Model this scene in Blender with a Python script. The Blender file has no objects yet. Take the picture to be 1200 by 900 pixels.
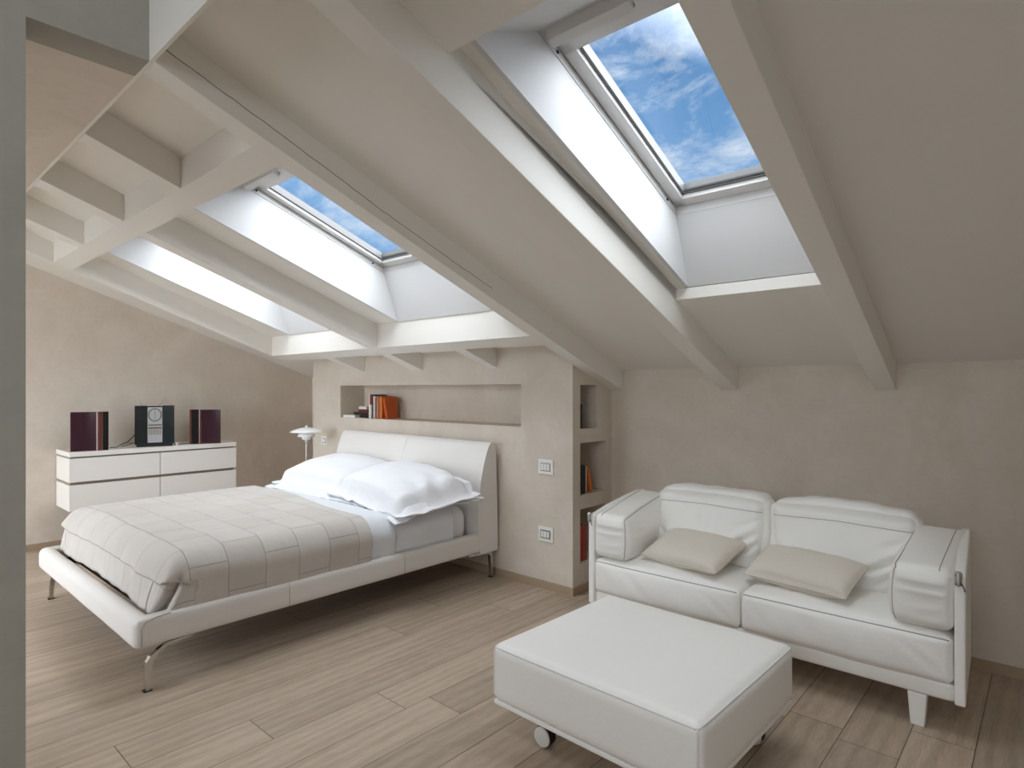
import bpy, bmesh, math, random
from math import sin, cos, pi, radians, sqrt, exp
from mathutils import Vector, Matrix, noise

random.seed(7)
COL = bpy.context.scene.collection

# ------------------------------------------------------------------ helpers
def link(o, parent=None):
    COL.objects.link(o)
    if parent is not None:
        o.parent = parent
    return o

def mesh_obj(name, verts, faces, mat, parent=None, smooth=False, loc=None, rot=None):
    me = bpy.data.meshes.new(name)
    me.from_pydata([tuple(v) for v in verts], [], faces)
    me.validate()
    bm = bmesh.new(); bm.from_mesh(me)
    bmesh.ops.recalc_face_normals(bm, faces=bm.faces)
    bm.to_mesh(me); bm.free()
    if mat is not None:
        me.materials.append(mat)
    if smooth:
        for p in me.polygons: p.use_smooth = True
    o = bpy.data.objects.new(name, me)
    if loc is not None: o.location = loc
    if rot is not None: o.rotation_euler = rot
    return link(o, parent)

class MB:
    """collects shapes into one mesh"""
    def __init__(s): s.v = []; s.f = []
    def add(s, verts, faces):
        n = len(s.v); s.v += [Vector(v) for v in verts]
        s.f += [tuple(i + n for i in f) for f in faces]; return s
    def hexa(s, p):   # p: 8 points, bottom 4 (ccw) then top 4
        return s.add(p, [(3,2,1,0),(4,5,6,7),(0,1,5,4),(1,2,6,5),(2,3,7,6),(3,0,4,7)])
    def box(s, a, b):
        (x0,y0,z0),(x1,y1,z1) = a, b
        return s.hexa([(x0,y0,z0),(x1,y0,z0),(x1,y1,z0),(x0,y1,z0),(x0,y0,z1),(x1,y0,z1),(x1,y1,z1),(x0,y1,z1)])
    def rbox(s, a, b, r, seg=3):
        bm = bmesh.new()
        c = [(a[i]+b[i])/2 for i in range(3)]; d = [abs(b[i]-a[i]) for i in range(3)]
        bmesh.ops.create_cube(bm, size=1)
        for v in bm.verts: v.co = Vector((v.co.x*d[0]+c[0], v.co.y*d[1]+c[1], v.co.z*d[2]+c[2]))
        bmesh.ops.bevel(bm, geom=list(bm.edges), offset=r, segments=seg, profile=.5, affect='EDGES')
        bm.verts.index_update()
        s.add([v.co.copy() for v in bm.verts], [tuple(v.index for v in f.verts) for f in bm.faces]); bm.free(); return s
    def tube(s, pts, r, n=8, closed=False, flat=1.0):
        pts = [Vector(p) for p in pts]; m = len(pts); rings = []
        prev = None
        for i, p in enumerate(pts):
            if closed: t = pts[(i+1) % m] - pts[i-1]
            else: t = pts[min(i+1, m-1)] - pts[max(i-1, 0)]
            t.normalize()
            if prev is None:
                up = Vector((0,0,1)) if abs(t.z) < .9 else Vector((1,0,0))
            else: up = prev
            a = t.cross(up); a.normalize(); b = a.cross(t); b.normalize(); prev = b
            rr = r[i] if isinstance(r, (list, tuple)) else r
            rings.append([p + a*(cos(2*pi*k/n)*rr) + b*(sin(2*pi*k/n)*rr*flat) for k in range(n)])
        vs = [q for ring in rings for q in ring]; fs = []
        for i in range(m if closed else m-1):
            j = (i+1) % m
            for k in range(n):
                fs.append((i*n+k, i*n+(k+1)%n, j*n+(k+1)%n, j*n+k))
        if not closed:
            fs.append(tuple(range(n))[::-1]); fs.append(tuple((m-1)*n+k for k in range(n)))
        return s.add(vs, fs)
    def lathe(s, prof, c=(0,0,0), n=32, axis='z'):
        vs = []; fs = []
        for r, z in prof:
            for k in range(n):
                a = 2*pi*k/n
                if axis == 'z': q = (c[0]+r*cos(a), c[1]+r*sin(a), c[2]+z)
                elif axis == 'y': q = (c[0]+r*cos(a), c[1]+z, c[2]+r*sin(a))
                else: q = (c[0]+z, c[1]+r*cos(a), c[2]+r*sin(a))
                vs.append(q)
        for i in range(len(prof)-1):
            for k in range(n):
                fs.append((i*n+k, i*n+(k+1)%n, (i+1)*n+(k+1)%n, (i+1)*n+k))
        fs.append(tuple(range(n))[::-1]); fs.append(tuple((len(prof)-1)*n+k for k in range(n)))
        return s.add(vs, fs)
    def prism(s, outline, x0, x1):   # outline in (y,z), extruded in x
        n = len(outline)
        vs = [(x0,y,z) for y,z in outline] + [(x1,y,z) for y,z in outline]
        fs = [tuple(range(n)), tuple(range(n, 2*n))[::-1]]
        for i in range(n): fs.append((i, (i+1)%n, n+(i+1)%n, n+i))
        return s.add(vs, fs)
    def build(s, name, mat, parent=None, smooth=False, loc=None, rot=None):
        return mesh_obj(name, s.v, s.f, mat, parent, smooth, loc, rot)

def tag(o, label=None, cat=None, group=None, kind=None):
    if label: o['label'] = label
    if cat: o['category'] = cat
    if group: o['group'] = group
    if kind: o['kind'] = kind
    return o

def empty(name, loc=(0,0,0), label=None, cat=None, group=None, rotz=0):
    o = bpy.data.objects.new(name, None); o.empty_display_size = .1
    o.location = loc; o.rotation_euler = (0,0,rotz)
    COL.objects.link(o)
    return tag(o, label, cat, group)

def struct(o): o['kind'] = 'structure'; return o

def smooth_by_angle(o, deg=35):
    me = o.data
    bm = bmesh.new(); bm.from_mesh(me)
    for f in bm.faces: f.smooth = True
    for e in bm.edges:
        if len(e.link_faces) == 2 and e.calc_face_angle(0) > radians(deg): e.smooth = False
    bm.to_mesh(me); bm.free(); return o

def copy_tree(o, parent=None):
    c = o.copy(); COL.objects.link(c)
    if parent is not None: c.parent = parent
    for ch in [q for q in bpy.data.objects if q.parent == o]: copy_tree(ch, c)
    return c

# ------------------------------------------------------------------ materials
def new_mat(name):
    m = bpy.data.materials.new(name); m.use_nodes = True
    nt = m.node_tree; b = nt.nodes['Principled BSDF']
    return m, nt, b

def srgb(r, g, b):
    f = lambda c: ((c/255+.055)/1.055)**2.4 if c/255 > .04045 else c/255/12.92
    return (f(r), f(g), f(b), 1)

def simple(name, col, rough=.5, metal=0, spec=.5, coat=0, bump=None, vary=0, scale=8):
    m, nt, b = new_mat(name)
    b.inputs['Base Color'].default_value = col
    b.inputs['Roughness'].default_value = rough
    b.inputs['Metallic'].default_value = metal
    b.inputs['Specular IOR Level'].default_value = spec
    b.inputs['Coat Weight'].default_value = coat
    N = nt.nodes.new; L = nt.links.new
    tc = N('ShaderNodeTexCoord')
    if vary:
        n = N('ShaderNodeTexNoise'); n.inputs['Scale'].default_value = scale; n.inputs['Detail'].default_value = 6
        L(tc.outputs['Object'], n.inputs['Vector'])
        mx = N('ShaderNodeMix'); mx.data_type = 'RGBA'
        mx.inputs['A'].default_value = tuple(c*(1-vary) for c in col[:3])+(1,)
        mx.inputs['B'].default_value = tuple(min(1,c*(1+vary)) for c in col[:3])+(1,)
        L(n.outputs['Fac'], mx.inputs['Factor']); L(mx.outputs['Result'], b.inputs['Base Color'])
    if bump:
        bs, bd = bump
        n2 = N('ShaderNodeTexNoise'); n2.inputs['Scale'].default_value = bs; n2.inputs['Detail'].default_value = 5
        L(tc.outputs['Object'], n2.inputs['Vector'])
        bp = N('ShaderNodeBump'); bp.inputs['Strength'].default_value = .6; bp.inputs['Distance'].default_value = bd
        L(n2.outputs['Fac'], bp.inputs['Height']); L(bp.outputs['Normal'], b.inputs['Normal'])
    return m

def plaster(name, c1, c2):
    m, nt, b = new_mat(name); N = nt.nodes.new; L = nt.links.new
    tc = N('ShaderNodeTexCoord')
    n1 = N('ShaderNodeTexNoise'); n1.inputs['Scale'].default_value = 2.2; n1.inputs['Detail'].default_value = 8; n1.inputs['Distortion'].default_value = 1.2
    n2 = N('ShaderNodeTexNoise'); n2.inputs['Scale'].default_value = 14; n2.inputs['Detail'].default_value = 6; n2.inputs['Distortion'].default_value = 2.0
    L(tc.outputs['Object'], n1.inputs['Vector']); L(tc.outputs['Object'], n2.inputs['Vector'])
    ad = N('ShaderNodeMath'); ad.operation = 'MULTIPLY_ADD'; ad.inputs[1].default_value = .45
    L(n2.outputs['Fac'], ad.inputs[0]); L(n1.outputs['Fac'], ad.inputs[2])
    mr = N('ShaderNodeMapRange'); mr.inputs['From Min'].default_value = .45; mr.inputs['From Max'].default_value = 1.0
    L(ad.outputs[0], mr.inputs['Value'])
    mx = N('ShaderNodeMix'); mx.data_type = 'RGBA'; mx.inputs['A'].default_value = c1; mx.inputs['B'].default_value = c2
    L(mr.outputs['Result'], mx.inputs['Factor']); L(mx.outputs['Result'], b.inputs['Base Color'])
    b.inputs['Roughness'].default_value = .75; b.inputs['Specular IOR Level'].default_value = .25
    bp = N('ShaderNodeBump'); bp.inputs['Strength'].default_value = .25; bp.inputs['Distance'].default_value = .004
    L(n2.outputs['Fac'], bp.inputs['Height']); L(bp.outputs['Normal'], b.inputs['Normal'])
    return m

def floor_mat():
    m, nt, b = new_mat('oak_planks'); N = nt.nodes.new; L = nt.links.new
    W, LEN = .203, 2.05
    geo = N('ShaderNodeNewGeometry'); sp = N('ShaderNodeSeparateXYZ'); L(geo.outputs['Position'], sp.inputs[0])
    def math_(op, a=None, bb=None, c=None):
        n = N('ShaderNodeMath'); n.operation = op
        for i, v in enumerate((a, bb, c)):
            if v is None: continue
            if isinstance(v, (int, float)): n.inputs[i].default_value = v
            else: L(v, n.inputs[i])
        return n.outputs[0]
    xs = math_('DIVIDE', math_('ADD', sp.outputs['X'], 1.64+100*W), W)
    idx = math_('FLOOR', xs); fx = math_('FRACT', xs)
    wn = N('ShaderNodeTexWhiteNoise'); wn.noise_dimensions = '1D'; L(idx, wn.inputs['W'])
    ys = math_('ADD', math_('DIVIDE', sp.outputs['Y'], LEN), math_('MULTIPLY', wn.outputs['Value'], 7.3))
    ys = math_('ADD', ys, 50.0)
    jdx = math_('FLOOR', ys); fy = math_('FRACT', ys)
    ex = math_('MULTIPLY', math_('MINIMUM', fx, math_('SUBTRACT', 1.0, fx)), W)
    ey = math_('MULTIPLY', math_('MINIMUM', fy, math_('SUBTRACT', 1.0, fy)), LEN)
    edge = math_('MINIMUM', ex, ey)
    gap = N('ShaderNodeMapRange'); gap.inputs['From Min'].default_value = .0006; gap.inputs['From Max'].default_value = .0022
    L(edge, gap.inputs['Value'])
    cmb = N('ShaderNodeCombineXYZ'); L(idx, cmb.inputs[0]); L(jdx, cmb.inputs[1])
    w2 = N('ShaderNodeTexWhiteNoise'); w2.noise_dimensions = '3D'; L(cmb.outputs[0], w2.inputs['Vector'])
    # grain, shifted per plank
    mp = N('ShaderNodeCombineXYZ')
    L(math_('ADD', math_('MULTIPLY', sp.outputs['X'], 9.0), math_('MULTIPLY', w2.outputs['Value'], 37.0)), mp.inputs[0])
    L(math_('MULTIPLY', sp.outputs['Y'], 1.0), mp.inputs[1]); L(math_('MULTIPLY', w2.outputs['Value'], 11.0), mp.inputs[2])
    g1 = N('ShaderNodeTexNoise'); g1.inputs['Scale'].default_value = 2.4; g1.inputs['Detail'].default_value = 8; g1.inputs['Roughness'].default_value = .6; g1.inputs['Distortion'].default_value = .6
    L(mp.outputs[0], g1.inputs['Vector'])
    wv = N('ShaderNodeTexWave'); wv.wave_type = 'BANDS'; wv.bands_direction = 'X'; wv.inputs['Scale'].default_value = .55; wv.inputs['Distortion'].default_value = 14; wv.inputs['Detail'].default_value = 3; wv.inputs['Detail Scale'].default_value = .6
    L(mp.outputs[0], wv.inputs['Vector'])
    g2 = N('ShaderNodeTexNoise'); g2.inputs['Scale'].default_value = 14.0; g2.inputs['Detail'].default_value = 6
    L(mp.outputs[0], g2.inputs['Vector'])
    s = math_('ADD', math_('MULTIPLY', g1.outputs['Fac'], .45), math_('MULTIPLY', wv.outputs['Fac'], .13))
    s = math_('ADD', s, math_('MULTIPLY', g2.outputs['Fac'], .5))
    cr = N('ShaderNodeValToRGB'); L(s, cr.inputs['Fac'])
    e = cr.color_ramp.elements; e[0].position = .15; e[0].color = FLOOR_D; e[1].position = .92; e[1].color = FLOOR_L
    hv = N('ShaderNodeHueSaturation'); L(cr.outputs['Color'], hv.inputs['Color'])
    vr = N('ShaderNodeMapRange'); vr.inputs['To Min'].default_value = .88; vr.inputs['To Max'].default_value = 1.12
    L(w2.outputs['Value'], vr.inputs['Value']); L(vr.outputs['Result'], hv.inputs['Value'])
    mx = N('ShaderNodeMix'); mx.data_type = 'RGBA'; mx.inputs['A'].default_value = srgb(70,56,44)
    L(gap.outputs['Result'], mx.inputs['Factor']); L(hv.outputs['Color'], mx.inputs['B']); L(mx.outputs['Result'], b.inputs['Base Color'])
    b.inputs['Roughness'].default_value = .42; b.inputs['Specular IOR Level'].default_value = .35
    bp = N('ShaderNodeBump'); bp.inputs['Strength'].default_value = .4; bp.inputs['Distance'].default_value = .0015
    hh = math_('ADD', gap.outputs['Result'], math_('MULTIPLY', s, .35)); L(hh, bp.inputs['Height']); L(bp.outputs['Normal'], b.inputs['Normal'])
    return m

FLOOR_D = srgb(142,124,106); FLOOR_L = srgb(198,180,160)
M = {}
M['floor'] = floor_mat()
M['wall'] = plaster('warm_plaster', srgb(206,194,179), srgb(220,210,197))
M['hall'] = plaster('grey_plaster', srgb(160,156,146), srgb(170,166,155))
M['paint'] = simple('white_timber_paint', srgb(233,229,221), .55, bump=(30,.0008), vary=.015, scale=5)
M['skirting'] = simple('oak_skirting', srgb(168,146,122), .5, vary=.06, scale=20)
M['shaft'] = simple('white_lining', srgb(214,213,212), .6, bump=(20,.0006))
M['frame'] = simple('lacquered_window_frame', srgb(214,212,210), .35, bump=(60,.0002))
M['bead'] = simple('grey_glazing_bead', srgb(112,110,108), .4, bump=(60,.0002))
M['leather'] = simple('white_leather', srgb(246,244,239), .42, spec=.45, bump=(55,.0016), vary=.02, scale=3)
M['bedleather'] = simple('pale_bed_leather', srgb(226,222,217), .45, spec=.4, bump=(120,.0006), vary=.015, scale=3)
M['seam'] = simple('leather_seam', srgb(172,167,158), .6, bump=(90,.0004))
M['seam_light'] = simple('leather_piping', srgb(232,229,223), .45, bump=(90,.0003))
M['cotton'] = simple('white_cotton', srgb(234,234,236), .85, spec=.2, bump=(16,.010))
M['sheet'] = simple('cool_white_sheet', srgb(222,225,229), .85, spec=.2, bump=(12,.007))
M['linen'] = simple('beige_linen', srgb(222,214,201), .9, spec=.15, bump=(260,.0009), vary=.04, scale=60)
M['chrome'] = simple('polished_chrome', srgb(205,203,200), .18, metal=1, bump=(40,.0001))
M['black'] = simple('black_gloss', srgb(14,15,17), .08, spec=.6, coat=.5, bump=(3,.0001))
M['rubber'] = simple('black_rubber', srgb(22,22,22), .6, bump=(60,.0003))
M['darkwood'] = simple('dark_slat_wood', srgb(88,66,48), .6, vary=.15, scale=20)
M['lacquer'] = simple('white_drawer_lacquer', srgb(236,232,226), .4, bump=(8,.0003))
M['gapmat'] = simple('shadow_gap_board', srgb(150,138,124), .6, bump=(30,.0003))
M['plastic'] = simple('white_switch_plastic', srgb(236,234,228), .35, bump=(60,.0001))
M['silver'] = simple('brushed_aluminium', srgb(205,207,208), .32, metal=.6, bump=(200,.0002))
M['smoke'] = simple('smoked_glass', srgb(34,42,46), .07, spec=.7, coat=.6, bump=(3,.0001))
M['opal'] = simple('opal_white_glass', srgb(245,246,248), .25, coat=.3, bump=(5,.0001))
M['purple'] = simple('aubergine_gloss', srgb(48,12,30), .16, spec=.6, coat=.6, vary=.2, scale=3)
M['rust'] = simple('copper_red_gloss', srgb(92,36,26), .25, spec=.6, coat=.5, vary=.15, scale=12)
M['paper'] = simple('book_paper', srgb(226,220,206), .8, vary=.05, scale=90)
M['greyplastic'] = simple('dark_grey_plastic', srgb(60,60,62), .5, bump=(60,.0002))

def quilt_mat():
    m, nt, b = new_mat('patchwork_coverlet'); N = nt.nodes.new; L = nt.links.new
    uv = N('ShaderNodeUVMap'); uv.uv_map = 'cloth'
    br = N('ShaderNodeTexBrick'); L(uv.outputs['UV'], br.inputs['Vector'])
    br.offset = .43; br.offset_frequency = 2
    br.inputs['Scale'].default_value = 1; br.inputs['Brick Width'].default_value = .27; br.inputs['Row Height'].default_value = .185
    br.inputs['Mortar Size'].default_value = .0022; br.inputs['Mortar Smooth'].default_value = .25
    br.inputs['Color1'].default_value = QC1; br.inputs['Color2'].default_value = QC2; br.inputs['Mortar'].default_value = QM
    br.inputs['Bias'].default_value = 0
    nn = N('ShaderNodeTexNoise'); nn.inputs['Scale'].default_value = 6; nn.inputs['Detail'].default_value = 7; L(uv.outputs['UV'], nn.inputs['Vector'])
    wv = N('ShaderNodeTexNoise'); wv.inputs['Scale'].default_value = 320; wv.inputs['Detail'].default_value = 2; L(uv.outputs['UV'], wv.inputs['Vector'])
    hs = N('ShaderNodeHueSaturation'); L(br.outputs['Color'], hs.inputs['Color'])
    mr = N('ShaderNodeMapRange'); mr.inputs['To Min'].default_value = .93; mr.inputs['To Max'].default_value = 1.07
    L(nn.outputs['Fac'], mr.inputs['Value']); L(mr.outputs['Result'], hs.inputs['Value']); L(hs.outputs['Color'], b.inputs['Base Color'])
    b.inputs['Roughness'].default_value = .8; b.inputs['Specular IOR Level'].default_value = .25
    b.inputs['Sheen Weight'].default_value = .15
    inv = N('ShaderNodeMath'); inv.operation = 'MULTIPLY_ADD'; inv.inputs[1].default_value = -1.0
    L(br.outputs['Fac'], inv.inputs[0]); sc = N('ShaderNodeMath'); sc.operation = 'MULTIPLY'; sc.inputs[1].default_value = .9
    L(nn.outputs['Fac'], sc.inputs[0]); 
    s2 = N('ShaderNodeMath'); s2.operation = 'MULTIPLY_ADD'; s2.inputs[1].default_value = .06; L(wv.outputs['Fac'], s2.inputs[0]); L(sc.outputs[0], s2.inputs[2])
    L(s2.outputs[0], inv.inputs[2])
    bp = N('ShaderNodeBump'); bp.inputs['Strength'].default_value = .8; bp.inputs['Distance'].default_value = .011
    L(inv.outputs[0], bp.inputs['Height']); L(bp.outputs['Normal'], b.inputs['Normal'])
    return m
QC1 = srgb(203,197,190); QC2 = srgb(198,191,183); QM = srgb(168,160,151)
M['quilt'] = quilt_mat()

def glass_mat():
    m, nt, b = new_mat('clear_glazing')
    N = nt.nodes.new; L = nt.links.new
    tr = N('ShaderNodeBsdfTransparent'); tr.inputs['Color'].default_value = (.97,.985,.98,1)
    gl = N('ShaderNodeBsdfGlossy'); gl.inputs['Roughness'].default_value = .02
    mx = N('ShaderNodeMixShader'); mx.inputs[0].default_value = .04; L(tr.outputs[0], mx.inputs[1]); L(gl.outputs[0], mx.inputs[2])
    L(mx.outputs[0], nt.nodes['Material Output'].inputs['Surface']); nt.nodes.remove(b)
    return m
M['glass'] = glass_mat()

# ------------------------------------------------------------------ the roof frame
# rafters run slightly askew to the walls; plane: z = A0 + off - SL*y
K, SL, A0, YB = .03886, .34878, 2.634, 3.69
def RP(x0, y, off, k=K):
    return Vector((x0 + k*(YB-y), y, A0 + off - SL*y))
def roofbox(mb, xa, xb, ya, yb, oa, ob, k=K, plumb=True):
    return mb.hexa([RP(xa,ya,oa,k),RP(xb,ya,oa,k),RP(xb,yb,oa,k),RP(xa,yb,oa,k),
                    RP(xa,ya,ob,k),RP(xb,ya,ob,k),RP(xb,yb,ob,k),RP(xa,yb,ob,k)])
def roof_slab(mb, xa, xb, ya, yb, oa, ob, holes=()):
    xs = sorted({xa, xb, *[h[0] for h in holes], *[h[1] for h in holes]})
    ys = sorted({ya, yb, *[h[2] for h in holes], *[h[3] for h in holes]})
    for i in range(len(xs)-1):
        for j in range(len(ys)-1):
            cx, cy = (xs[i]+xs[i+1])/2, (ys[j]+ys[j+1])/2
            if any(h[0] < cx < h[1] and h[2] < cy < h[3] for h in holes): continue
            roofbox(mb, xs[i], xs[i+1], ys[j], ys[j+1], oa, ob)

XL, XR, YN = -6.40, 1.90, -3.2
CORN = -2.349; YH = 3.225; PL = -5.573
RIDGE = .672; XA = -2.155

# floor
struct(MB().box((XL-.15, YN-.15, -.1), (XR+.15, YB+.15, 0)).build('floor', M['floor']))
# walls
RT = lambda y: A0+.53-SL*y      # wall tops follow the roof
struct(MB().prism([(-1.7,0),(YB,0),(YB,RT(YB)),(.8,RT(.8)),(.8,3.5),(-1.7,3.5)], XL-.15, XL).build('wall_left', M['wall']))
struct(MB().box((XL-.15, YB, 0), (XR+.15, YB+.15, RT(YB)-.03)).build('wall_back', M['wall']))
RY0, RY1, RZ0, RZ1 = .35, 1.15, 1.0, 1.55  # opening for an added, unseen window giving side fill
rw = MB().box((XR, YN-.15, 0), (XR+.15, RY0, 3.5)).prism([(RY1,0),(YB,0),(YB,RT(YB)),(RY1,RT(RY1))], XR, XR+.15).box((XR, RY0, 0), (XR+.15, RY1, RZ0)).box((XR, RY0, RZ1), (XR+.15, RY1, 3.5))
struct(rw.build('wall_right', M['wall']))
nw = MB()   # near wall behind the camera, opening added for a fill-light window
WX0, WX1, WZ0, WZ1 = -1.1, .9, 1.95, 3.10
nw.box((XA-.14, YN-.15, 0), (WX0, YN, 3.5)).box((WX1, YN-.15, 0), (XR+.15, YN, 3.5)).box((WX0, YN-.15, 0), (WX1, YN, WZ0)).box((WX0, YN-.15, WZ1), (WX1, YN, 3.5))
struct(nw.build('wall_near', M['wall']))
LX0, LX1, LZ0, LZ1 = -6.1, -3.0, .20, 2.3   # landing window added for fill light, out of sight beyond the partition
lw = MB().box((XL, -1.7, 0), (LX0, -1.6, 2.5)).box((LX1, -1.7, 0), (XA-.14, -1.6, 2.5)).box((LX0, -1.7, 0), (LX1, -1.6, LZ0)).box((LX0, -1.7, LZ1), (LX1, -1.6, 2.5))
struct(lw.build('wall_landing', M['wall']))
# partition wall beside the camera, with an open passage towards the bed
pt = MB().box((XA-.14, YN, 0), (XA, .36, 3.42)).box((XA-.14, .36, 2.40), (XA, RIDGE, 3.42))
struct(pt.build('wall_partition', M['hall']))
# flat low ceiling beyond the partition, ridge fascia, upper flat ceiling
struct(MB().box((XL, -1.6, 2.4005), (XA-.14, RIDGE, 2.5)).build('ceiling_low', M['wall']))
struct(MB().box((XL, RIDGE, 2.4002), (XR, RIDGE+.012, 3.5)).build('trim_ridge', M['paint']))
HX0, HX1, HY0, HY1 = -1.2, .6, -1.05, -.30   # rooflight added for fill light over the camera's part of the room
hc_ = MB().box((XA-.14, YN, 3.42), (HX0, RIDGE+.1, 3.52)).box((HX1, YN, 3.42), (XR, RIDGE+.1, 3.52)).box((HX0, YN, 3.42), (HX1, HY0, 3.52)).box((HX0, HY1, 3.42), (HX1, RIDGE+.1, 3.52))
struct(hc_.build('ceiling_high', M['paint']))

# headboard wall with its long niche
def wall_with_hole():
    mb = MB()
    nx0, nx1, nz0, nz1 = -5.079, -2.797, 1.089, 1.390
    top = lambda y: A0+.15-SL*y
    y0, y1 = YH, YB
    zt = A0 + .19 - SL*YH
    # front skin around the niche (depth .27)
    yd = 3.494
    mb.box((PL, y0, 0), (nx0, yd, zt)).box((nx1, y0, 0), (CORN-.33, yd, zt))
    mb.box((nx0, y0, 0), (nx1, yd, nz0)).box((nx0, y0, nz1), (nx1, yd, zt))
    mb.box((PL, yd, 0), (CORN-.33, y1, zt))
    # side return with three shelf niches, opening towards the sofa corner
    xb = CORN-.33+.03    # back of side niches
    sn = [(3.31,3.507,1.088,1.383), (3.31,3.615,.645,.995), (3.31,3.615,.191,.554)]
    ys = sorted({y0, y1, *[s[0] for s in sn], *[s[1] for s in sn]})
    zs = sorted({0, zt, *[s[2] for s in sn], *[s[3] for s in sn]})
    for i in range(len(ys)-1):
        for j in range(len(zs)-1):
            cy, cz = (ys[i]+ys[i+1])/2, (zs[j]+zs[j+1])/2
            hole = any(s[0]<cy<s[1] and s[2]<cz<s[3] for s in sn)
            mb.box((xb, ys[i], zs[j]), (CORN, ys[i+1], zs[j+1])) if not hole else None
    mb.box((CORN-.33, y0, 0), (xb, y1, zt))
    bm = bmesh.new()
    vs = [bm.verts.new(v) for v in mb.v]
    for f in mb.f:
        bm.faces.new([vs[i] for i in f])
    bmesh.ops.remove_doubles(bm, verts=bm.verts, dist=1e-5)
    # drop internal coincident faces
    seen = {}
    for f in bm.faces:
        c = f.calc_center_median(); k = (round(c.x,4), round(c.y,4), round(c.z,4)); seen.setdefault(k, []).append(f)
    kill = [f for fs in seen.values() if len(fs) > 1 for f in fs]
    bmesh.ops.delete(bm, geom=kill, context='FACES_ONLY')
    me = bpy.data.meshes.new('wall_headboard'); bm.to_mesh(me); bm.free()
    me.materials.append(M['wall'])
    o = link(bpy.data.objects.new('wall_headboard', me)); return o
struct(wall_with_hole())

# skirting boards
def base(name, a, b): return struct(MB().box(a, b).build(name, M['skirting']))
BH = .052
base('baseboard_left', (XL, -1.6, 0), (XL+.013, YB, BH))
base('baseboard_headboard', (PL, YH-.013, 0), (CORN+.013, YH, BH))
base('baseboard_shelves', (CORN, YH, 0), (CORN+.013, YB, BH))
base('baseboard_back', (CORN+.013, YB-.013, 0), (XR, YB, BH))
base('baseboard_right', (XR-.013, YN, 0), (XR, YB, BH))

# roof windows: (x0 left, x0 right, y top, y bottom, ledge offset, top of lining y)
R2R, R3L = -1.440, -.710
WIN = [dict(xa=-1.375, xb=-.765, yt=1.572, yb=2.66, led=.198, ylo=2.80, yhi=1.24),
       dict(xa=-3.617, xb=-2.60, yt=1.560, yb=2.625, led=.177, ylo=2.752, yhi=1.165),
       dict(xa=-5.210, xb=-4.20, yt=1.560, yb=2.625, led=.177, ylo=2.752, yhi=1.165)]
TOPO = .468
# ceilings
c = MB()
roof_slab(c, -2.26, 2.2, RIDGE+.012, 3.78, .142, .196, [(R2R, R3L, 1.22, 2.802)])
struct(c.build('ceiling_slope_sofa', M['paint']))
c = MB()
roof_slab(c, -6.7, -2.30, RIDGE+.012, 1.10, .142, .176)
roof_slab(c, -6.7, -2.30, 2.83, 3.78, .142, .176)
roof_slab(c, -6.7, -5.56, 1.10, 2.83, .142, .176)
holes = [(w['xa']-.02, w['xb']+.02, w['yhi'], w['ylo']) for w in WIN[1:]]
roof_slab(c, -5.62, -2.30, 1.10, 2.83, .177, .20, holes)
struct(c.build('ceiling_slope_bed', M['paint']))
c = MB()   # narrow boards beside the sofa roof light, a little above the ceiling
roof_slab(c, R2R-.03, WIN[0]['xa']-.02, 1.2, 2.83, .198, .22); roof_slab(c, WIN[0]['xb']+.02, R3L+.03, 1.2, 2.83, .198, .22)
struct(c.build('ceiling_ledge', M['paint']))
# roof deck above everything
c = MB()
roof_slab(c, -7.2, 2.6, .3, 4.1, .558, .570, [(w['xa']-.03, w['xb']+.03, w['yt']-.03, w['yb']+.06) for w in WIN])
struct(c.build('ceiling_roof_deck', M['paint']))
# board closing the roof void
c = MB().box((XL, RIDGE+.02, 2.75), (XR, RIDGE+.12, 3.5))
struct(c.build('wall_ridge', M['paint']))

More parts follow.
